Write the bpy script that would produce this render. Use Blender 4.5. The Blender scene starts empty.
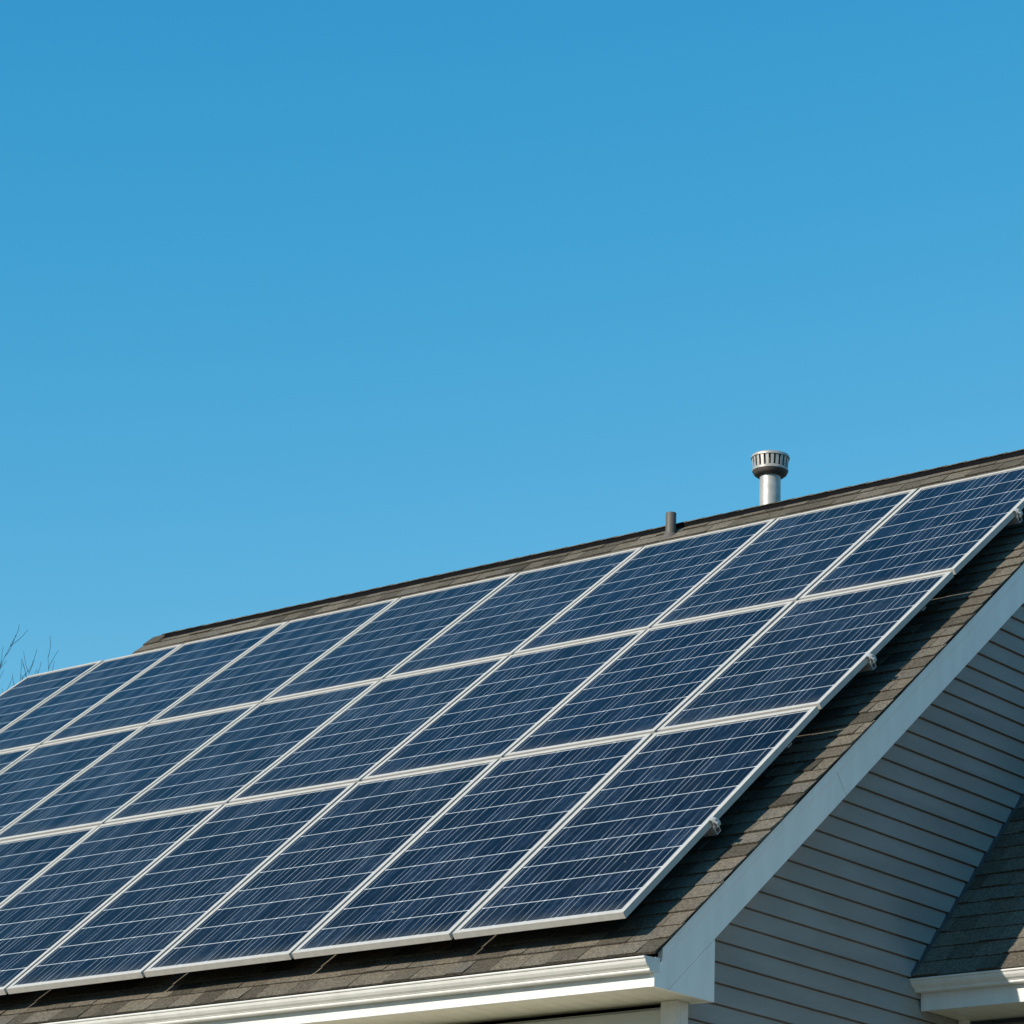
import bpy, bmesh, math, random
from mathutils import Vector, Matrix
random.seed(7)
sc = bpy.context.scene
COL = sc.collection
PI = math.pi

# ------------------------------------------------------------------ camera
cd = bpy.data.cameras.new('camera')
cam = bpy.data.objects.new('camera', cd)
COL.objects.link(cam)
CAM = Vector((8.46532, -11.04248, -2.82555))
CR = Vector((0.77555, 0.63031, 0.03505))
CDN = Vector((-0.17541, 0.26849, -0.94718))
CF = Vector((-0.60643, 0.72843, 0.31879))
m = Matrix.Identity(4)
for i in range(3):
    m[i][0] = CR[i]; m[i][1] = -CDN[i]; m[i][2] = -CF[i]; m[i][3] = CAM[i]
cam.matrix_world = m
cd.sensor_width = 36.0
cd.lens = 3183.94 / 1024 * 36.0
cd.clip_start = 0.1
cd.clip_end = 3000
sc.camera = cam

# ------------------------------------------------------------------ sun and sky
SUN_EL = math.radians(26.5)
SUN_AZ = math.radians(16.3)        # light travels towards +Y, turned a little towards +X
SUN_STRENGTH = 5.0
SKY_STRENGTH = 0.12
SKY_GRADE = ((0.262, 2.4, 1.7), (1.5876, 0.827, 4.0), (2.8037, 0.526, 6.2))
w = bpy.data.worlds.new("World")
sc.world = w
w.use_nodes = True
nt = w.node_tree
bg = nt.nodes['Background']
sky = nt.nodes.new('ShaderNodeTexSky')
sky.sky_type = 'NISHITA'
sky.sun_disc = False
sky.sun_elevation = SUN_EL
sun_dir = Vector((-math.cos(SUN_EL) * math.sin(SUN_AZ), -math.cos(SUN_EL) * math.cos(SUN_AZ), math.sin(SUN_EL)))
sky.sun_rotation = math.atan2(sun_dir.x, sun_dir.y)
sky.air_density = 1.0
sky.dust_density = 0.3
sky.ozone_density = 1.5
sep = nt.nodes.new('ShaderNodeSeparateColor')
comb = nt.nodes.new('ShaderNodeCombineColor')
nt.links.new(sky.outputs['Color'], sep.inputs[0])
# per channel grade of the sky colour: gain, power, ceiling
for ch, (gain, pw, top) in enumerate(SKY_GRADE):
    p = nt.nodes.new('ShaderNodeMath'); p.operation = 'POWER'; p.inputs[1].default_value = pw
    q = nt.nodes.new('ShaderNodeMath'); q.operation = 'MULTIPLY'; q.inputs[1].default_value = gain
    r = nt.nodes.new('ShaderNodeMath'); r.operation = 'MINIMUM'; r.inputs[1].default_value = top
    nt.links.new(sep.outputs[ch], p.inputs[0]); nt.links.new(p.outputs[0], q.inputs[0])
    nt.links.new(q.outputs[0], r.inputs[0]); nt.links.new(r.outputs[0], comb.inputs[ch])
nt.links.new(comb.outputs[0], bg.inputs['Color'])
bg.inputs['Strength'].default_value = SKY_STRENGTH
sl = bpy.data.lights.new('sun', 'SUN')
sl.energy = SUN_STRENGTH
sl.angle = math.radians(0.5)
sl.color = (1.0, 0.93, 0.82)
so = bpy.data.objects.new('sun', sl)
COL.objects.link(so)
so.rotation_euler = (-sun_dir).to_track_quat('-Z', 'Y').to_euler()
so.location = (-20, -30, 30)
sc.view_settings.view_transform = 'Standard'
sc.view_settings.look = 'None'
sc.view_settings.exposure = 0.0
sc.view_settings.gamma = 1.0

# ------------------------------------------------------------------ materials
def new_mat(name):
    mt = bpy.data.materials.new(name)
    mt.use_nodes = True
    return mt, mt.node_tree, mt.node_tree.nodes['Principled BSDF']

def N(nt, kind, **kw):
    n = nt.nodes.new(kind)
    for k, v in kw.items():
        setattr(n, k, v)
    return n

def ramp(nt, fac, stops):
    r = N(nt, 'ShaderNodeValToRGB')
    e = r.color_ramp.elements
    e[0].position, e[0].color = stops[0][0], (*stops[0][1], 1)
    e[1].position, e[1].color = stops[-1][0], (*stops[-1][1], 1)
    for p, c in stops[1:-1]:
        x = e.new(p); x.color = (*c, 1)
    nt.links.new(fac, r.inputs[0])
    return r.outputs[0]

def mixc(nt, fac, a, b, blend='MIX'):
    n = N(nt, 'ShaderNodeMix', data_type='RGBA', blend_type=blend)
    for s, v in (('Factor', fac), ('A', a), ('B', b)):
        if isinstance(v, bpy.types.NodeSocket):
            nt.links.new(v, n.inputs[s])
        elif isinstance(v, tuple):
            n.inputs[s].default_value = (*v, 1)
        else:
            n.inputs[s].default_value = v
    return n.outputs['Result']

def math_n(nt, op, a, b=None, c=None):
    n = N(nt, 'ShaderNodeMath', operation=op)
    for i, v in enumerate((a, b, c)):
        if v is None: continue
        if isinstance(v, bpy.types.NodeSocket): nt.links.new(v, n.inputs[i])
        else: n.inputs[i].default_value = v
    return n.outputs[0]

def noise(nt, vec, scale, detail=4, rough=0.55):
    n = N(nt, 'ShaderNodeTexNoise')
    n.inputs['Scale'].default_value = scale
    n.inputs['Detail'].default_value = detail
    n.inputs['Roughness'].default_value = rough
    if vec is not None: nt.links.new(vec, n.inputs['Vector'])
    return n.outputs['Fac']

def objco(nt):
    return N(nt, 'ShaderNodeTexCoord').outputs['Object']

def scaled(nt, vec, s):
    n = N(nt, 'ShaderNodeMapping')
    n.inputs['Scale'].default_value = s
    nt.links.new(vec, n.inputs['Vector'])
    return n.outputs[0]

def bump(nt, h, bsdf, strength, dist=0.002):
    b = N(nt, 'ShaderNodeBump')
    b.inputs['Strength'].default_value = strength
    b.inputs['Distance'].default_value = dist
    nt.links.new(h, b.inputs['Height'])
    nt.links.new(b.outputs[0], bsdf.inputs['Normal'])

def painted(name, col, rough=0.45, dirt=0.12, streak=(6, 6, 1.2)):
    mt, t, b = new_mat(name)
    co = objco(t)
    n1 = noise(t, scaled(t, co, streak), 2.0, 5)
    n2 = noise(t, co, 60, 3)
    f = math_n(t, 'ADD', math_n(t, 'MULTIPLY', n1, 0.75), math_n(t, 'MULTIPLY', n2, 0.25))
    dark = tuple(c * (1 - dirt * 1.6) for c in col)
    lite = tuple(min(1, c * (1 + dirt * 0.4)) for c in col)
    t.links.new(ramp(t, f, [(0.3, dark), (0.62, lite)]), b.inputs['Base Color'])
    b.inputs['Roughness'].default_value = rough
    bump(t, n2, b, 0.08, 0.001)
    return mt

def metal(name, col, rough=0.4, metallic=0.8, var=0.15):
    mt, t, b = new_mat(name)
    co = objco(t)
    n1 = noise(t, co, 25, 5)
    t.links.new(ramp(t, n1, [(0.3, tuple(c * (1 - var) for c in col)), (0.7, col)]), b.inputs['Base Color'])
    b.inputs['Metallic'].default_value = metallic
    t.links.new(ramp(t, n1, [(0.3, (rough * 1.2,) * 3), (0.7, (rough * 0.9,) * 3)]), b.inputs['Roughness'])
    return mt

def shingle_mat():
    mt, t, b = new_mat('asphalt_shingle')
    co = objco(t)
    at = N(t, 'ShaderNodeAttribute', attribute_name='tone')
    g = noise(t, co, 420, 2, 0.7)
    g2 = noise(t, co, 75, 4, 0.75)
    patch = noise(t, co, 1.3, 4, 0.6)
    tone = ramp(t, at.outputs['Fac'], [(0.0, (0.070, 0.062, 0.049)), (0.35, (0.112, 0.097, 0.076)), (0.7, (0.160, 0.138, 0.107)), (1.0, (0.132, 0.120, 0.101))])
    gr = ramp(t, math_n(t, 'ADD', math_n(t, 'MULTIPLY', g, 0.45), math_n(t, 'MULTIPLY', g2, 0.55)), [(0.36, (0.30, 0.29, 0.28)), (0.5, (0.95, 0.95, 0.95)), (0.64, (1.75, 1.72, 1.62))])
    c = mixc(t, 1.0, tone, gr, 'MULTIPLY')
    pc = ramp(t, patch, [(0.3, (0.86, 0.85, 0.84)), (0.7, (1.1, 1.1, 1.1))])
    c = mixc(t, 1.0, c, pc, 'MULTIPLY')
    t.links.new(c, b.inputs['Base Color'])
    b.inputs['Roughness'].default_value = 0.9
    b.inputs['Specular IOR Level'].default_value = 0.02
    bump(t, g2, b, 0.5, 0.003)
    return mt

def cell_mat():
    """solar cells; uv runs in cell units (x across the module, y up the slope)"""
    mt, t, b = new_mat('solar_cells')
    uv = N(t, 'ShaderNodeUVMap', uv_map='cells').outputs[0]
    sep = N(t, 'ShaderNodeSeparateXYZ')
    t.links.new(uv, sep.inputs[0])
    u, v = sep.outputs[0], sep.outputs[1]
    fu, fv = math_n(t, 'FRACT', u), math_n(t, 'FRACT', v)
    def near(x, at, half):            # 1 where |x-at| < half
        return math_n(t, 'LESS_THAN', math_n(t, 'ABSOLUTE', math_n(t, 'SUBTRACT', x, at)), half)
    def edge(x, half):                # 1 near whole numbers
        d = math_n(t, 'MINIMUM', x, math_n(t, 'SUBTRACT', 1.0, x))
        return math_n(t, 'LESS_THAN', d, half)
    gap_h = edge(fv, 0.017)
    gap_v = edge(fu, 0.012)
    bus = None
    for k in (0.2, 0.5, 0.8):
        q = near(fu, k, 0.0072)
        bus = q if bus is None else math_n(t, 'MAXIMUM', bus, q)
    # one random tone per cell, another per module
    cid = N(t, 'ShaderNodeCombineXYZ')
    oi = N(t, 'ShaderNodeObjectInfo')
    t.links.new(math_n(t, 'FLOOR', u), cid.inputs[0])
    t.links.new(math_n(t, 'FLOOR', v), cid.inputs[1])
    t.links.new(math_n(t, 'MULTIPLY', oi.outputs['Random'], 97.0), cid.inputs[2])
    wn = N(t, 'ShaderNodeTexWhiteNoise')
    t.links.new(cid.outputs[0], wn.inputs['Vector'])
    # crystal grains and streaks drawn out up the slope
    off = N(t, 'ShaderNodeVectorMath', operation='ADD')
    t.links.new(uv, off.inputs[0]); t.links.new(cid.outputs[0], off.inputs[1])
    st = noise(t, scaled(t, off.outputs[0], (15, 0.55, 1)), 1.0, 3, 0.7)
    vor = N(t, 'ShaderNodeTexVoronoi'); vor.inputs['Scale'].default_value = 7.0
    t.links.new(off.outputs[0], vor.inputs['Vector'])
    vs = N(t, 'ShaderNodeSeparateColor'); t.links.new(vor.outputs['Color'], vs.inputs[0])
    f = math_n(t, 'ADD', math_n(t, 'MULTIPLY', st, 0.74), math_n(t, 'ADD', math_n(t, 'MULTIPLY', vs.outputs[0], 0.10), math_n(t, 'MULTIPLY', wn.outputs['Value'], 0.16)))
    cell = ramp(t, f, [(0.28, (0.002, 0.004, 0.008)), (0.45, (0.004, 0.007, 0.014)), (0.57, (0.008, 0.014, 0.028)), (0.72, (0.030, 0.046, 0.072))])
    pid = N(t, 'ShaderNodeCombineXYZ')
    t.links.new(math_n(t, 'MULTIPLY', oi.outputs['Random'], 61.0), pid.inputs[2])
    pv_ = N(t, 'ShaderNodeVectorMath', operation='ADD')
    t.links.new(uv, pv_.inputs[0]); t.links.new(pid.outputs[0], pv_.inputs[1])
    lb = ramp(t, noise(t, scaled(t, pv_.outputs[0], (7, 0.35, 1)), 1.0, 2), [(0.40, (0.03, 0.04, 0.06)), (0.62, (0.42, 0.44, 0.46))])
    tint = ramp(t, oi.outputs['Random'], [(0.0, (0.75, 0.82, 0.95)), (0.5, (1.0, 1.0, 1.0)), (1.0, (1.30, 1.18, 1.05))])
    cell = mixc(t, 1.0, cell, tint, 'MULTIPLY')
    c = mixc(t, bus, cell, lb)
    c = mixc(t, gap_v, c, (0.20, 0.22, 0.26))
    c = mixc(t, gap_h, c, (0.44, 0.45, 0.45))
    node = math_n(t, 'MULTIPLY', edge(fu, 0.035), edge(fv, 0.022))
    c = mixc(t, node, c, (0.62, 0.63, 0.62))
    dust = noise(t, objco(t), 2.2, 5, 0.6)
    df = ramp(t, dust, [(0.40, (0.0,) * 3), (0.8, (0.025,) * 3)])
    c = mixc(t, df, c, (0.34, 0.31, 0.26))
    low = math_n(t, 'POWER', math_n(t, 'SUBTRACT', 1.0, math_n(t, 'MINIMUM', math_n(t, 'MULTIPLY', v, 1.6), 1.0)), 2.0)
    silt = math_n(t, 'MULTIPLY', math_n(t, 'MULTIPLY', low, 0.22), noise(t, scaled(t, pv_.outputs[0], (3, 1, 1)), 1.0, 4))
    c = mixc(t, silt, c, (0.34, 0.31, 0.26))
    spk = noise(t, scaled(t, pv_.outputs[0], (1.0, 1.0, 1)), 2.6, 1)
    c = mixc(t, ramp(t, spk, [(0.815, (0, 0, 0)), (0.835, (0.4, 0.4, 0.4))]), c, (0.42, 0.40, 0.36))
    t.links.new(c, b.inputs['Base Color'])
    b.inputs['Sheen Weight'].default_value = 0.0
    b.inputs['Sheen Roughness'].default_value = 0.4
    t.links.new(ramp(t, dust, [(0.35, (0.10,) * 3), (0.75, (0.22,) * 3)]), b.inputs['Roughness'])
    b.inputs['IOR'].default_value = 1.145
    return mt

def grass_mat():
    mt, t, b = new_mat('dry_lawn')
    co = objco(t)
    n1 = noise(t, co, 0.25, 6); n2 = noise(t, co, 9, 4)
    f = math_n(t, 'ADD', math_n(t, 'MULTIPLY', n1, 0.6), math_n(t, 'MULTIPLY', n2, 0.4))
    t.links.new(ramp(t, f, [(0.3, (0.11, 0.105, 0.05)), (0.5, (0.19, 0.17, 0.10)), (0.7, (0.26, 0.22, 0.15))]), b.inputs['Base Color'])
    b.inputs['Roughness'].default_value = 0.95
    return mt

def bark_mat():
    mt, t, b = new_mat('bark')
    co = objco(t)
    n1 = noise(t, scaled(t, co, (8, 8, 1.5)), 2, 6)
    t.links.new(ramp(t, n1, [(0.3, (0.045, 0.038, 0.032)), (0.7, (0.13, 0.11, 0.09))]), b.inputs['Base Color'])
    b.inputs['Roughness'].default_value = 0.9
    bump(t, n1, b, 0.5, 0.01)
    return mt

def matte(mt):
    mt.node_tree.nodes['Principled BSDF'].inputs['Specular IOR Level'].default_value = 0.0
    return mt

M = dict(
    shingle=shingle_mat(),
    cells=cell_mat(),
    frame=matte(metal('anodised_aluminium', (0.50, 0.472, 0.43), 0.6, 0.0, 0.14)),
    clamp=metal('clamp_aluminium', (0.50, 0.50, 0.48), 0.5, 0.3, 0.2),
    rail=metal('rail_aluminium', (0.55, 0.55, 0.54), 0.4, 0.7, 0.1),
    white=painted('white_sunlit_lowered', (0.74, 0.715, 0.665), 0.45, 0.08),  # trim white, lowered in colour because gutter and fascia stand in sun
    rake=painted('white_shade_lifted', (0.94, 0.89, 0.81), 0.5, 0.05),  # same white lightened in colour to lift the shaded rake
    siding=painted('grey_vinyl_siding', (0.300, 0.286, 0.262), 0.5, 0.13, (0.8, 0.8, 4)),
    front=painted('front_siding_bounce_tint', (0.64, 0.61, 0.53), 0.5, 0.06, (0.8, 0.8, 4)),  # lighter than the gable siding: ground bounce is put into the colour
    soffit=painted('soffit_vinyl', (0.82, 0.76, 0.62), 0.5, 0.06),
    dark=matte(painted('black_underlay', (0.010, 0.010, 0.011), 0.8)),
    galv=metal('galvanised_steel', (0.50, 0.475, 0.43), 0.45, 0.35, 0.3),
    pipe=painted('grey_pipe', (0.095, 0.083, 0.068), 0.6, 0.25),
    rubber=painted('black_rubber', (0.04, 0.04, 0.042), 0.7),
    boot=painted('weathered_boot', (0.11, 0.095, 0.08), 0.8),
    lawn=grass_mat(),
    bark=bark_mat(),
    dark_steel=painted('dark_brown_steel', (0.085, 0.072, 0.062), 0.6, 0.25),  # steel darker and browner than the cap above it
    flash=painted('dark_flashing', (0.07, 0.075, 0.08), 0.5),
)

# ------------------------------------------------------------------ mesh helpers
class MB:
    """collects faces and links them as ONE mesh object"""
    def __init__(s): s.v = []; s.f = []; s.tone = []
    def face(s, pts, tone=0.5):
        i = len(s.v); s.v += [tuple(p) for p in pts]
        s.f.append(tuple(range(i, i + len(pts)))); s.tone.append(tone)
    def prism(s, pts, ext, tone=0.5):
        pts = [Vector(p) for p in pts]; ext = Vector(ext)
        q = [p + ext for p in pts]
        s.face(pts[::-1], tone); s.face(q, tone)
        n = len(pts)
        for i in range(n):
            j = (i + 1) % n
            s.face([pts[i], pts[j], q[j], q[i]], tone)
    def box(s, lo, hi, tone=0.5):
        x0, y0, z0 = lo; x1, y1, z1 = hi
        s.prism([(x0, y0, z0), (x1, y0, z0), (x1, y1, z0), (x0, y1, z0)], (0, 0, z1 - z0), tone)
    def tube(s, a, b, r0, r1, n=12, cap=True):
        a, b = Vector(a), Vector(b); d = (b - a).normalized()
        e = d.orthogonal().normalized(); g = d.cross(e)
        A = [a + (e * math.cos(2 * PI * k / n) + g * math.sin(2 * PI * k / n)) * r0 for k in range(n)]
        B = [b + (e * math.cos(2 * PI * k / n) + g * math.sin(2 * PI * k / n)) * r1 for k in range(n)]
        for k in range(n):
            j = (k + 1) % n
            s.face([A[k], A[j], B[j], B[k]])
        if cap: s.face(A[::-1]); s.face(B)
    def lathe(s, prof, base=(0, 0, 0), n=32):
        bx, by, bz = base
        R = [[(bx + r * math.cos(2 * PI * k / n), by + r * math.sin(2 * PI * k / n), bz + z) for k in range(n)] for r, z in prof]
        for a, b in zip(R, R[1:]):
            for k in range(n):
                j = (k + 1) % n
                s.face([a[k], a[j], b[j], b[k]])
    def build(s, name, mat, parent=None, smooth=False, bevel=0, merge=True, tone=False):
        me = bpy.data.meshes.new(name)
        me.from_pydata(s.v, [], s.f)
        if tone:
            at = me.attributes.new('tone', 'FLOAT', 'FACE')
            at.data.foreach_set('value', s.tone)
        me.materials.append(mat)
        if merge:
            bm = bmesh.new(); bm.from_mesh(me)
            bmesh.ops.remove_doubles(bm, verts=bm.verts, dist=1e-5)
            bmesh.ops.recalc_face_normals(bm, faces=bm.faces)
            bm.to_mesh(me); bm.free()
        if smooth:
            for p in me.polygons: p.use_smooth = True
            me.set_sharp_from_angle(angle=math.radians(35))
        o = bpy.data.objects.new(name, me)
        COL.objects.link(o)
        if parent: o.parent = parent
        if bevel:
            b = o.modifiers.new('bevel', 'BEVEL'); b.width = bevel; b.segments = 2; b.limit_method = 'ANGLE'
        return o

def thing(name, label, cat, loc=(0, 0, 0), rot=(0, 0, 0), group=None):
    o = bpy.data.objects.new(name, None)
    COL.objects.link(o)
    o.location = loc; o.rotation_euler = rot
    o.empty_display_size = 0.2
    o['label'] = label; o['category'] = cat
    if group: o['group'] = group
    return o

# ------------------------------------------------------------------ ground
GZ = -4.4
g = MB(); g.face([(-900, -900, 0), (900, -900, 0), (900, 900, 0), (-900, 900, 0)])
ground = g.build('ground', M['lawn'])
ground.location = (0, 0, GZ)
ground['kind'] = 'structure'

# ------------------------------------------------------------------ house
TH = 0.691806                      # pitch of the main roof
S = Vector((0, math.cos(TH), math.sin(TH)))
NN = Vector((0, -math.sin(TH), math.cos(TH)))
O0 = Vector((0, 0, -0.19900))      # roof surface at y = 0
RY = 4.7200                        # ridge
RZ = O0.z + math.tan(TH) * RY
XL, XR = -8.07, 0.177             # left and right roof edges
XB = 0.1560                        # outer face of the rake board
WX = 0.0                           # gable wall plane
ZS = -0.326                        # soffit level
YW = 0.41                          # front wall plane
YF = 0.0265                        # fascia plane
def RP(x, s, n=0.0, o=O0, sv=S, nv=NN): return o + Vector((x, 0, 0)) + sv * s + nv * n
def roofz(y): return O0.z + math.tan(TH) * y
SE = 0.006 / math.cos(TH)          # drip edge
SR = RY / math.cos(TH)             # ridge

house = thing('house', 'grey sided gabled house with brown shingle roof carrying the solar array', 'house', (0, 0, GZ))
def hb(mb, name, mat, **kw):
    """build a house part given in world coordinates"""
    o = mb.build(name, mat, house, **kw)
    o.location = (0, 0, -GZ)
    return o

def shingles(mb, x0, x1, s0, s1, o, sv, nv, exp=0.125, ragged=True):
    rnd = random.Random(11)
    def P(x, s, n): return o + Vector((x, 0, 0)) + sv * s + nv * n
    k = 0; s = s0
    while s < s1 - 0.01:
        top = min(s + exp + 0.02, s1)
        x = x0 + rnd.uniform(-0.006, 0.004) if ragged else x0
        xe = x1 + (rnd.uniform(-0.006, 0.006) if ragged else 0)
        x_next = x + rnd.uniform(0.05, 0.2)
        while x < xe:
            wtab = x_next - x
            e = min(x_next, xe)
            if xe - e < 0.05: e = xe
            t = 0.0085 + rnd.choice((0, 0, 0.003, 0.006)) + rnd.uniform(-0.0008, 0.0008)
            sb = s + rnd.uniform(-0.0025, 0.0025)
            gap = 0.0022
            a, b2 = x + gap, e - gap * 0.2
            tone = min(1, max(0, rnd.gauss(0.5, 0.30)))
            sk = rnd.uniform(-0.008, 0.008)
            B0, B1, T1, T0 = P(a, sb, t), P(b2, sb, t), P(b2 + sk * 0, top, 0.002), P(a, top, 0.002)
            mb.face([B0, B1, T1, T0], tone)
            mb.face([P(a, sb, 0), P(b2, sb, 0), B1, B0], 0.0)
            mb.face([P(a, sb, 0), B0, T0, P(a, top, 0)], tone * 0.8)
            mb.face([P(b2, sb, 0), P(b2, top, 0), T1, B1], tone * 0.8)
            x = e
            x_next = x + rnd.choice((0.11, 0.15, 0.16, 0.17, 0.22)) + rnd.uniform(-0.01, 0.01)
        s += exp; k += 1

# main roof: front slope with separate laps, deck below, plain back slope
r = MB()
shingles(r, XL, XR, SE, SR - 0.02, O0, S, NN)
BS = Vector((0, -math.cos(TH), math.sin(TH))); BN = Vector((0, math.sin(TH), math.cos(TH)))
OB = Vector((0, 2 * RY, O0.z))
shingles(r, XL, XR, SE, SR - 0.02, OB, BS, BN)
roof = hb(r, 'roof', M['shingle'], merge=False, tone=True)
d = MB()
d.prism([RP(XL + .004, SE + .006, 0), RP(XL + .004, SR, 0), RP(XL + .004, SR, -.012), RP(XL + .004, SE + .006, -.012)], (XR - XL - .012, 0, 0))
d.prism([RP(XL + .004, SE + .006, 0, OB, BS, BN), RP(XL + .004, SR - .002, 0, OB, BS, BN), RP(XL + .004, SR - .002, -.012, OB, BS, BN), RP(XL + .004, SE + .006, -.012, OB, BS, BN)], (XR - XL - .012, 0, 0))
deck = d.build('roof_deck', M['dark'], roof)

# ridge vent: dark slot with a flat shingle cap on it
HW = 0.046                          # half width of the vent
rv = MB()
def rz_(y): return roofz(y) if y <= RY else roofz(2 * RY - y)
zc = RZ - 0.004
rv.prism([(XL + .17, RY - HW, rz_(RY - HW) - .004), (XL + .17, RY - HW, zc), (XL + .17, RY, RZ + .010), (XL + .17, RY + HW, zc), (XL + .17, RY + HW, rz_(RY + HW) - .004), (XL + .17, RY, RZ - .03)], (XR - XL - .17, 0, 0))
rv.build('ridge_vent', M['dark'], roof)
cp = MB()
rnd = random.Random(5)
x = XL
while x < XR:
    e = min(x + 0.14, XR + 0.004)
    tn = min(1, max(0, rnd.gauss(0.4, 0.2)))
    for sg in (-1, 1):
        if x < XL + .13:
            wd = 0.10 + rnd.uniform(-.004, .004)
            z0, z1 = rz_(RY - wd) + .012, RZ + .010
        else:
            wd = HW + .006
            z0, z1 = zc + .001, RZ + .0115
        cp.prism([(x, RY + sg * wd, z0), (x, RY, z1), (e + .02, RY, z1 + .004), (e + .02, RY + sg * wd, z0 + .004)], (0, 0, .005), tn)
    x = e
cp.build('ridge_cap', M['shingle'], roof, merge=False, tone=True)

# rake boards, trim strip and boxed eave return
def rake(xa, xb_, name_parent=None):
    mb = MB()
    up, lo = -0.0620, -0.186
    a = math.cos(TH)
    def at(y, n):       # point on the rake profile offset n below the roof, at horizontal y
        return (y, roofz(y) + n / a)
    zb = ZS - .008
    yc = (zb - lo / a - O0.z) / math.tan(TH)
    front = [at(YF, up), at(RY, up), at(RY, lo), (yc, zb), (YF, zb)]
    yj, g_ = 1.46, 0.0016          # butt joint of the two front boards, square to the slope
    dn = (up - lo) * math.sin(TH)
    zup = lambda y: roofz(y) + up / a
    zlo = lambda y: roofz(y) + lo / a
    lowpc = [at(YF, up), (yj - g_, zup(yj - g_)), (yj - g_ + dn, zlo(yj - g_ + dn)), (yc, zb), (YF, zb)]
    highpc = [(yj + g_, zup(yj + g_)), at(RY, up), at(RY, lo), (yj + g_ + dn, zlo(yj + g_ + dn))]
    for pc in (lowpc, highpc):
        mb.prism([(xa, y, z) for y, z in pc], (xb_ - xa, 0, 0))
    back = [(2 * RY - y, z) for y, z in front]
    mb.prism([(xa, y, z) for y, z in back], (xb_ - xa, 0, 0))
    return mb
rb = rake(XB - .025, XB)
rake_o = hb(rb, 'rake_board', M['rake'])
tr = MB()
for q in (0, 1):
    pts = []
    for y, n in ((YF + .05, -.0135), (RY, -.0135), (RY, -.058), (YF + .05, -.058)):
        z = roofz(y) + n / math.cos(TH)
        pts.append((XB - .020, 2 * RY - y if q else y, z))
    tr.prism(pts, (.026, 0, 0))
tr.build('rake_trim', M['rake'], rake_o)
hb(rake(XL + .02, XL + .045), 'rake_board', M['white'])
YB = 0.478
lowz = lambda y: roofz(y) - 0.1890 / math.cos(TH)
YC = (ZS - .008 - O0.z + 0.1890 / math.cos(TH)) / math.tan(TH)
for q in (0, 1):
    ep = MB()
    pts = [(YC, ZS - .008), (YB, ZS - .008), (YB, lowz(YB))]
    ep.prism([(XB - .025, 2 * RY - y if q else y, z) for y, z in pts], (.023, 0, 0))
    pts = [(YB - .02, ZS - .007), (YB, ZS - .007), (YB, lowz(YB)), (YB - .02, lowz(YB))]
    ep.prism([(WX + .03, 2 * RY - y if q else y, z) for y, z in pts], (XB - .0255 - WX - .03, 0, 0))
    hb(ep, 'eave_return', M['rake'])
# soffit under the rake overhang
rs = MB()
for q in (0, 1):
    pts = [(YB, roofz(YB) - .170 / math.cos(TH)), (RY, roofz(RY) - .170 / math.cos(TH)), (RY, roofz(RY) - .180 / math.cos(TH)), (YB, roofz(YB) - .180 / math.cos(TH))]
    rs.prism([(WX - .02, 2 * RY - y if q else y, z) for y, z in pts], (XB - .026 - WX + .02, 0, 0))
hb(rs, 'rake_soffit', M['soffit'])

# fascia, soffit and gutter of the eave (and plain ones at the back)
fa = MB()
fa.box((XL + .046, YF, ZS - .008), (XB - .0255, YF + .024, roofz(YF) - .028))
hb(fa, 'fascia', M['white'])
fb = MB(); fb.box((XL + .046, 2 * RY - YF - .024, ZS - .008), (WX + .0295, 2 * RY - YF, roofz(YF) - .028))
hb(fb, 'fascia', M['white'])
def soffit_planks(x0, x1, y0, y1, z, wdt=0.10):
    mb = MB(); x = x0
    while x < x1 - .005:
        e = min(x + wdt, x1)
        mb.box((x + .0015, y0, z), (e - .0015, y1, z + .008)); x = e
    mb.box((x0, y0, z + .009), (x1, y1, z + .013))
    return mb
hb(soffit_planks(XL + .046, WX + .029, YF + .0245, YW + .03, ZS), 'soffit', M['soffit'])

rsf = MB()
rsf.box((WX + .0295, YF + .0245, ZS - .002), (XB - .0256, YB - .0205, ZS + .006))
hb(rsf, 'return_soffit', M['soffit'])
GP = [(0, 0.004), (0, -.062), (.036, -.062), (.0435, -.060), (.0465, -.055), (.0455, -.050), (.0500, -.0475), (.0520, -.0445), (.0640, -.0360), (.0740, -.0240), (.0785, -.0130), (.0775, -.0105), (.0840, -.0090), (.0865, -.0050), (.0860, -.001), (.0840, 0.0),
      (.076, 0.0), (.075, -.010), (.048, -.044), (.042, -.058), (.003, -.059), (.003, 0.004)]
def gutter(x0, x1, yf, zt, end_right=True):
    mb = MB()
    pts = [(x0, yf - .0015 - d_, zt + z_) for d_, z_ in GP]
    mb.prism(pts, (x1 - x0, 0, 0))
    for xe, s_ in ((x0, -1), (x1, 1)):
        out = [(d_, z_) for d_, z_ in GP[:16]]
        ps = [(xe + s_ * .0005, yf - .0015 - d_, zt + z_) for d_, z_ in out]
        mb.prism(ps, (s_ * .004, 0, 0))
    return mb
go = hb(gutter(XL + .02, XB + .004, YF, -0.2133), 'gutter', M['white'])
fl = MB(); fl.box((XB + .0006, YF + .001, -.2133 - .055), (XB + .0045, YF + .033, -.205)); fl.build('end_flange', M['white'], go)
hb(gutter(XL + .02, XB + .004, YF, -0.2133), 'gutter', M['white']).matrix_local = Matrix.Translation((XL + XB + .024, 2 * RY, -GZ)) @ Matrix.Rotation(PI, 4, 'Z')

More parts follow.
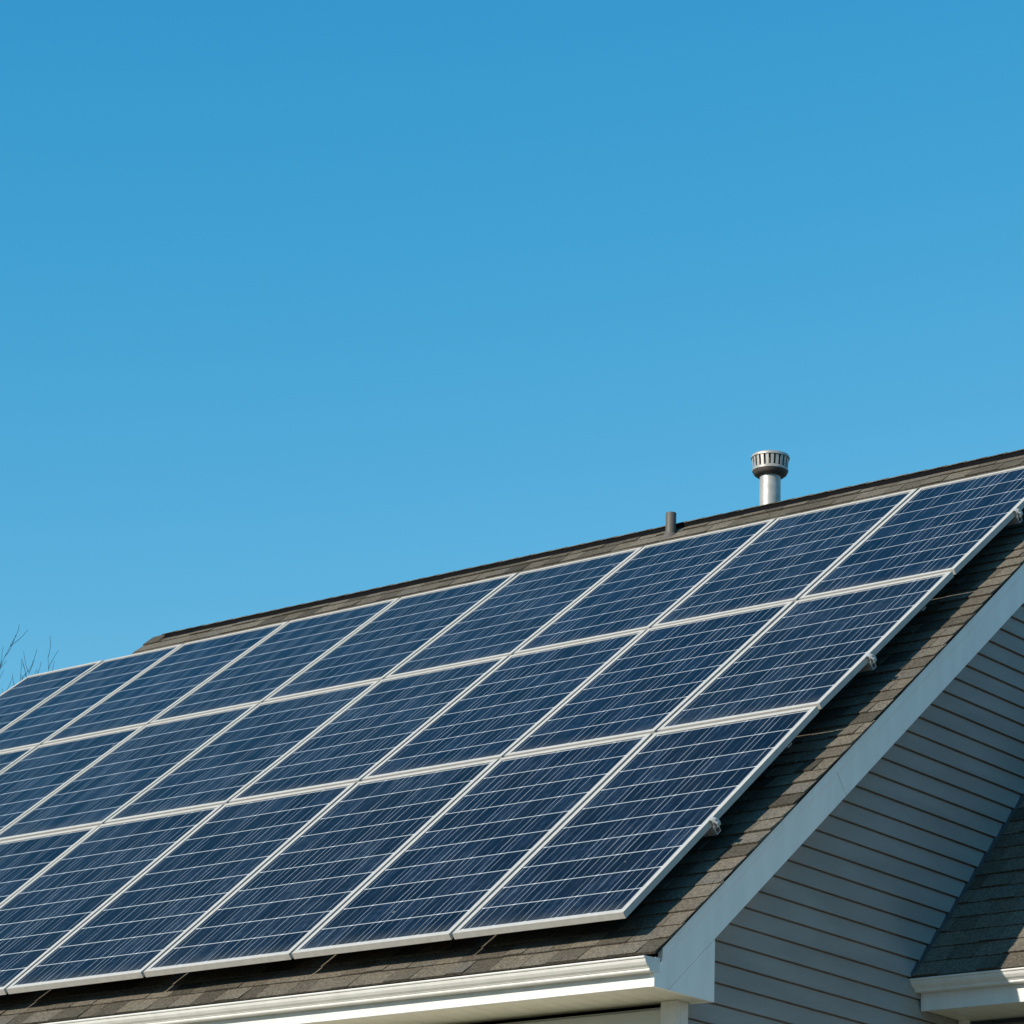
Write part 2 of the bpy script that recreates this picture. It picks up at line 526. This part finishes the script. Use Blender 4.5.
# lap siding
def lap_profile(z0, ex=0.097):
    return [(.020, z0), (.008, z0 + ex - .007), (-.004, z0 + ex - .007), (-.004, z0 + ex), (.020, z0 + ex)]
def siding_x(x, ylo, yhi, z0, z1, out=1, ex=0.097):
    mb = MB(); z = z0
    while z < z1:
        pr = lap_profile(z, ex)
        for (d0, a), (d1, b2) in zip(pr, pr[1:]):
            A0, B0 = ylo(a), yhi(a); A1, B1 = ylo(b2), yhi(b2)
            if B1 - A1 < .01 or B0 - A0 < .01: continue
            mb.face([(x + out * d0, A0, a), (x + out * d0, B0, a), (x + out * d1, B1, b2), (x + out * d1, A1, b2)])
        z += ex
    return mb
def yleft(z):
    y = (z + .12 - O0.z) / math.tan(TH)
    return max(YW + .02, y)
SZ0 = -4.4 + 0.032
hb(siding_x(WX, yleft, lambda z: 2 * RY - yleft(z), SZ0, RZ - .15), 'gable_wall', M['siding'])
hb(siding_x(XL + .20, yleft, lambda z: 2 * RY - yleft(z), SZ0, RZ - .15, -1), 'gable_wall', M['siding'])
def siding_y(y, x0, x1, z0, z1, out=-1, ex=0.097):
    mb = MB(); z = z0
    while z < z1 - .01:
        pr = lap_profile(z, ex)
        for (d0, a), (d1, b2) in zip(pr, pr[1:]):
            a, b2 = min(a, z1), min(b2, z1)
            mb.face([(x0, y + out * d0, a), (x1, y + out * d0, a), (x1, y + out * d1, b2), (x0, y + out * d1, b2)])
        z += ex
    return mb
hb(siding_y(YW, XL + .2, WX - .069, ZS - .026 - .097 * 41, ZS - .026), 'front_wall', M['front'])
hb(siding_y(2 * RY - YW, XL + .2, WX - .02, ZS - .02 - .097 * 41, ZS - .01, 1), 'back_wall', M['siding'])
cb = MB()
cb.box((WX - .070, YW - .030, -4.4), (WX + .024, YW - .006, ZS - .001))
cb.box((WX + .0005, YW - .0055, -4.4), (WX + .024, YW + .052, ZS - .001))
hb(cb, 'corner_board', M['white'], bevel=.002)

# lower wing joined to the gable wall
TH2 = math.atan2(1.2479 - 0.1100, 3.4680 - 2.3560)
S2 = Vector((0, math.cos(TH2), math.sin(TH2))); N2 = Vector((0, -math.sin(TH2), math.cos(TH2)))
Y2, WING_X = 2.432, 4.6
O2 = Vector((0, Y2, 0.1100 + math.tan(TH2) * (Y2 - 2.3560)))
RY2 = 4.85
SR2 = (RY2 - Y2) / math.cos(TH2)
SE2 = -0.097 / math.cos(TH2)
ZS2 = -0.055
Y2G = 2.414
B2S = Vector((0, -math.cos(TH2), math.sin(TH2))); B2N = Vector((0, math.sin(TH2), math.cos(TH2)))
OB2 = Vector((0, 2 * RY2 - Y2, O2.z))
wr = MB()
shingles(wr, WX - .02, WING_X, SE2, SR2, O2, S2, N2)
shingles(wr, WX - .02, WING_X, SE2, SR2, OB2, B2S, B2N)
wroof = hb(wr, 'wing_roof', M['shingle'], merge=False, tone=True)
wd = MB()
for oo, sv, nv, cut in ((O2, S2, N2, 0), (OB2, B2S, B2N, .002)):
    wd.prism([RP(WX - .02, SE2 + .006, 0, oo, sv, nv), RP(WX - .02, SR2 - cut, 0, oo, sv, nv), RP(WX - .02, SR2 - cut, -.02, oo, sv, nv), RP(WX - .02, SE2 + .006, -.02, oo, sv, nv)], (WING_X - WX + .012, 0, 0))
wd.build('roof_deck', M['dark'], wroof)
fs = MB()
fs.prism([RP(WX - .01, SE2 + .01, .0, O2, S2, N2), RP(WX - .01, SR2, .0, O2, S2, N2), RP(WX - .01, SR2, .022, O2, S2, N2), RP(WX - .01, SE2 + .01, .022, O2, S2, N2)], (.036, 0, 0))
fs.build('flashing', M['flash'], wroof)
f2 = MB(); f2.box((WX + .021, Y2G, ZS2 - .008), (WING_X - .03, Y2G + .024, O2.z - .045))
hb(f2, 'fascia', M['white'])
hb(gutter(WX - .010, WING_X, Y2G, 0.086), 'gutter', M['white'])
hb(soffit_planks(WX + .021, WING_X - .03, Y2G + .0245, Y2 + .40, ZS2), 'soffit', M['soffit'])
hb(siding_y(Y2 + .38, WX + .02, WING_X - .25, ZS2 - .03 - .097 * 44, ZS2 - .02), 'wing_wall', M['siding'])
wc = MB(); wc.box((WX + .021, Y2 + .335, -4.4), (WX + .075, Y2 + .359, ZS2 - .001))
hb(wc, 'corner_board', M['white'])
hb(siding_x(WING_X - .25, lambda z: max(Y2 + .38, Y2 + (z - O2.z + .1) / math.tan(TH2)), lambda z: 2 * RY2 - max(Y2 + .38, Y2 + (z - O2.z + .1) / math.tan(TH2)), SZ0, O2.z + SR2 * math.sin(TH2) - .12), 'wing_wall', M['siding'])
wk = MB()
for q in (0, 1):
    pts = []
    for s_, n_ in ((SE2 + .05, -.021), (SR2, -.021), (SR2, -.18), (SE2 + .05, -.18)):
        p = RP(0, s_, n_, O2, S2, N2); pts.append((WING_X - .03, 2 * RY2 - p.y if q else p.y, p.z))
    wk.prism(pts, (.025, 0, 0))
hb(wk, 'rake_board', M['white'])

# ------------------------------------------------------------------ solar array
CELL = 0.1954966
PW, PN = 1.00999, 0.805737          # pitch of wide and narrow modules
TILT = (0.706774, 0.683487, 0.676486)
ROWL = (10 * CELL + .07, 8 * CELL + .07, 8 * CELL + .07)
ORG = [Vector((0, 0, 0))]
for t, l in zip(TILT, ROWL):
    ORG.append(ORG[-1] + Vector((0, math.cos(t) * l, math.sin(t) * l)))
FT = 0.032                          # frame depth
def module_meshes(wid, ln, nc, nr):
    h = wid / 2; lp = 0.0255
    fr = MB()
    for x0, x1, y0, y1 in ((-h, -h + lp, 0, ln), (h - lp, h, 0, ln), (-h + lp, h - lp, 0, lp), (-h + lp, h - lp, ln - lp, ln)):
        fr.box((x0, y0, -FT), (x1, y1, 0))
    fo = fr.build('frame', M['frame'], merge=False)
    gl = MB()
    gl.face([(-h + lp, lp, -.004), (h - lp, lp, -.004), (h - lp, ln - lp, -.004), (-h + lp, ln - lp, -.004)])
    go_ = gl.build('glass', M['cells'])
    me = go_.data
    uvl = me.uv_layers.new(name='cells')
    mg = 0.010
    for lo_ in me.loops:
        c = me.vertices[lo_.vertex_index].co
        uvl.data[lo_.index].uv = ((c.x + h - lp - mg) / (wid - 2 * lp - 2 * mg) * nc, (c.y - lp - mg) / (ln - 2 * lp - 2 * mg) * nr)
    bk = MB()
    bk.face([(-h + lp, lp, -.010), (-h + lp, ln - lp, -.010), (h - lp, ln - lp, -.010), (h - lp, lp, -.010)])
    bo = bk.build('backsheet', M['dark'])
    return [fo, go_, bo]
protos = {}
def module(kind, wid, ln, nc, nr, loc, tilt, label):
    t = thing('solar_panel', label, 'solar panel', loc, (tilt, 0, 0), 'solar panels on the main roof')
    if kind not in protos:
        protos[kind] = module_meshes(wid, ln, nc, nr)
        parts = protos[kind]
    else:
        parts = []
        for p in protos[kind]:
            c = p.copy(); COL.objects.link(c); parts.append(c)
    for p in parts: p.parent = t
    return t
ORD = ['first', 'second', 'third', 'fourth', 'fifth', 'sixth', 'seventh', 'eighth', 'ninth']
ROWN = ['tall bottom row above the gutter', 'middle row', 'top row below the ridge']
SPECIAL = {
    (0, 0): 'tall blue solar panel at the lower right corner of the array, over the gutter end',
    (0, 1): 'blue solar panel in the middle row whose right edge faces the white rake board',
    (0, 2): 'blue solar panel at the upper right end of the array, cut by the frame',
    (8, 2): 'narrow blue solar panel at the far upper left corner, beneath the bare tree',
    (1, 2): 'blue top row solar panel right below the tall galvanised flue',
    (3, 2): 'blue top row solar panel next left of the panel under the short vent pipe',
    (2, 2): 'blue top row solar panel whose upper edge runs below the short brown vent pipe',
}
gr = random.Random(3)
for row in range(3):
    ncols = 9
    x = 0.0
    for c in range(ncols):
        wide = c < 7
        pitch = PW if wide else PN
        xc = x - pitch / 2
        x -= pitch
        wid = pitch - 0.020
        ln = ROWL[row] - 0.0255
        nr = 10 if row == 0 else 8
        nc = 5 if wide else 4
        t = TILT[row]
        s_ = Vector((0, math.cos(t), math.sin(t)))
        label = SPECIAL.get((c, row)) or ('%sblue solar panel, %s from the right in the %s' % ('' if wide else 'narrow ', ORD[c], ROWN[row]))
        loc = ORG[row] + Vector((xc, 0, 0)) + s_ * 0.0105
        mo = module((wide, nr), wid, ln, nc, nr, loc, t + gr.uniform(-.0012, .0012), label)

# mounting rails with clamps and feet
def rail(row, v, length, xo, label):
    t = TILT[row]
    t_ = thing('mounting_rail', label, 'rail', ORG[row] + Vector((0, math.cos(t), math.sin(t))) * (v * ROWL[row]), (t, 0, 0), 'mounting rails under the solar panels')
    mb = MB()
    z1 = -FT - .001; z0 = z1 - .042
    prof = [(-.02, z0), (.02, z0), (.02, z1), (.007, z1), (.007, z1 - .008), (.016, z1 - .008), (.016, z0 + .004), (-.016, z0 + .004), (-.016, z1 - .008), (-.007, z1 - .008), (-.007, z1), (-.02, z1)]
    mb.prism([(xo, y, z) for y, z in prof], (-length - xo, 0, 0))
    mb.build('rail', M['rail'], t_)
    for sx, xx in ((1, 0.0), (-1, -length)):
        if sx == 1 and xo < 0: continue
        cl = MB()
        a = .0035
        pts = [(xx + sx * a, -.003), (xx + sx * a, -.048), (xx + sx * (a + .004), -.048), (xx + sx * (a + .004), -.012), (xx + sx * (a + .020), -.024), (xx + sx * (a + .018), -.040), (xx + sx * (a + .022), -.040), (xx + sx * (a + .024), -.021), (xx + sx * (a + .004), -.003 + .004), (xx - sx * .012, .001 + .003), (xx - sx * .012, .001)]
        cl.prism([(px, -.015, pz) for px, pz in pts], (0, .030, 0))
        co = cl.build('end_clamp', M['clamp'], t_, bevel=.0015)
        bo = MB(); bo.tube((xx + sx * (a + .0135), 0, -.045), (xx + sx * (a + .0135), 0, -.008), .0055, .0055, 10)
        bo.tube((xx + sx * (a + .0125), 0, -.0085), (xx + sx * (a + .0125), 0, -.002), .0075, .0075, 6)
        bo.build('bolt', M['galv'], co, smooth=True)
    # feet down to the shingles
    base = ORG[row] + Vector((0, math.cos(t), math.sin(t))) * (v * ROWL[row])
    for fx in (-.35, -1.7, -3.05, -4.4, -5.75, -7.1):
        if -fx > length: continue
        gap = (base - O0).dot(NN) + z0
        ft = MB()
        ft.box((fx - .02, .0215, z0 - gap - .002), (fx + .02, .0275, z0 + .035))
        ft.box((fx - .02, .028, z0 - gap - .002), (fx + .02, .085, z0 - gap + .012))
        ft.build('foot', M['rail'], t_)
rails = [(0, .425, 8.681, 'aluminium rail whose hooked end clamp shows lowest on the right array edge'),
         (0, .86, 8.681, 'aluminium rail ending just below the seam between bottom and middle rows'),
         (1, .345, 8.681, 'aluminium rail whose end clamp sticks out midway up the right array edge'),
         (1, .80, 8.681, 'aluminium rail hidden under the upper part of the middle panel row'),
         (2, .505, 8.681, 'aluminium rail whose end clamp touches the right edge of the photo'),
         (2, .82, 8.681, 'aluminium rail hidden just below the upper edge of the array')]
for row, v, ln, lb in rails:
    rail(row, v, ln, 0.006 if v in (.425, .345, .505) else -0.06, lb)

# ------------------------------------------------------------------ roof pipes
pv = thing('vent_pipe', 'short brown vent pipe standing on the shingles just below the ridge', 'vent pipe', (-3.222, 4.603, roofz(4.603)))
mb = MB()
mb.lathe([(.0345, -.08), (.0345, .150), (.0335, .152), (.028, .152), (.027, .02)], n=24)
mb.build('pipe', M['pipe'], pv, smooth=True)
fm = MB(); 
fm.lathe([(.062, -.04), (.050, -.012), (.043, .006), (.0365, .012), (.0350, .012)], n=24)
fm.build('boot', M['boot'], pv, smooth=True)

FX, FY = -2.702, RY + .25
fz = 2 * RZ - roofz(FY) if False else roofz(2 * RY - FY)
fv = thing('flue_vent', 'tall galvanised flue with slotted round cap rising behind the ridge', 'flue', (FX, FY, fz))
ZT = 4.160 - fz                     # top of the cap above the base
p_ = MB()
p_.lathe([(.0685, -.12), (.0685, ZT - .12), (.064, ZT - .12), (.064, 0.05)], n=36)
p_.build('pipe', M['galv'], fv, smooth=True)
st = MB(); st.lathe([(.13, -.10), (.09, .05), (.0700, .075), (.0690, .075)], n=36)
st.build('storm_collar', M['galv'], fv, smooth=True)
cap = MB()
cap.lathe([(.0755, ZT - .104), (.117, ZT - .104), (.118, ZT - .092), (.110, ZT - .083), (.100, ZT - .080), (.0745, ZT - .080)], n=40)
cap.lathe([(.0, ZT + .012), (.09, ZT + .010), (.121, ZT + .003), (.126, ZT - .006), (.126, ZT - .016), (.122, ZT - .018), (.122, ZT - .008), (.0, ZT + .002)], n=40)
cap_o = cap.build('cap', M['galv'], fv, smooth=True)
ck = MB(); ck.lathe([(.0690, ZT - .140), (.090, ZT - .136), (.108, ZT - .122), (.114, ZT - .1045), (.0765, ZT - .1045)], n=40)
ck.build('collar', M['dark_steel'], cap_o, smooth=True)
fin = MB()
for k in range(22):
    a = 2 * PI * k / 22
    ca, sa = math.cos(a), math.sin(a)
    tx, ty = -sa, ca
    w0, w1 = .0085, .0105
    r0, r1 = .112, .1205
    q = [(r0 * ca - tx * w0, r0 * sa - ty * w0, ZT - .094), (r0 * ca + tx * w0, r0 * sa + ty * w0, ZT - .094), (r1 * ca + tx * w1, r1 * sa + ty * w1, ZT - .010), (r1 * ca - tx * w1, r1 * sa - ty * w1, ZT - .010)]
    fin.prism(q, (-.002 * ca, -.002 * sa, 0))
fin.build('slats', M['galv'], cap_o)
inn = MB(); inn.lathe([(.088, ZT - .080), (.096, ZT - .004)], n=32)
inn.build('inner_drum', M['pipe'], cap_o, smooth=True)

# ------------------------------------------------------------------ bare tree far behind the left end
def bare_tree(loc, height, seed, label):
    t = thing('bare_tree', label, 'tree', loc)
    rn = random.Random(seed)
    trunk, br = MB(), MB()
    def limb(mb, a, dr, ln, r, depth):
        seg = 5 if depth < 3 else 4
        p = Vector(a); d_ = Vector(dr).normalized(); n = 8 if depth == 0 else (5 if depth < 3 else 3)
        for i in range(seg):
            bend = 0.07 if depth == 0 else 0.22
            d2 = (d_ + Vector((rn.uniform(-bend, bend), rn.uniform(-bend, bend), rn.uniform(.02, .22)))).normalized()
            q = p + d2 * (ln / seg)
            r2 = r * (1 - 0.5 / seg)
            mb.tube(p, q, r, r2, n, cap=False)
            if depth < 5 and not (depth == 0 and i < 1):
                for _ in range(2 if depth < 2 else rn.choice((1, 1, 2))):
                    side = Vector((rn.uniform(-1, 1), rn.uniform(-1, 1), rn.uniform(0, .5)))
                    dd = (d2 * 1.0 + side.normalized() * rn.uniform(.45, .8)).normalized()
                    limb(br, q, dd, ln * rn.uniform(.42, .60), max(r2 * rn.uniform(.40, .58), .0042), depth + 1)
            p, d_, r = q, d2, r2
    limb(trunk, (0, 0, -.2), (0, 0, 1), height * .55, height * .012, 0)
    top = max(v[2] for v in br.v)
    k = height / top                 # grown freely, then scaled to its height
    for mb in (trunk, br):
        mb.v = [(x * k, y * k, z * k) for x, y, z in mb.v]
    trunk.build('trunk', M['bark'], t, smooth=True)
    br.build('branches', M['bark'], t, merge=False)
    return t
bare_tree((-18.40, 11.68, GZ), 11.5, 4, 'leafless tree with thin twigs behind the upper left end of the array')
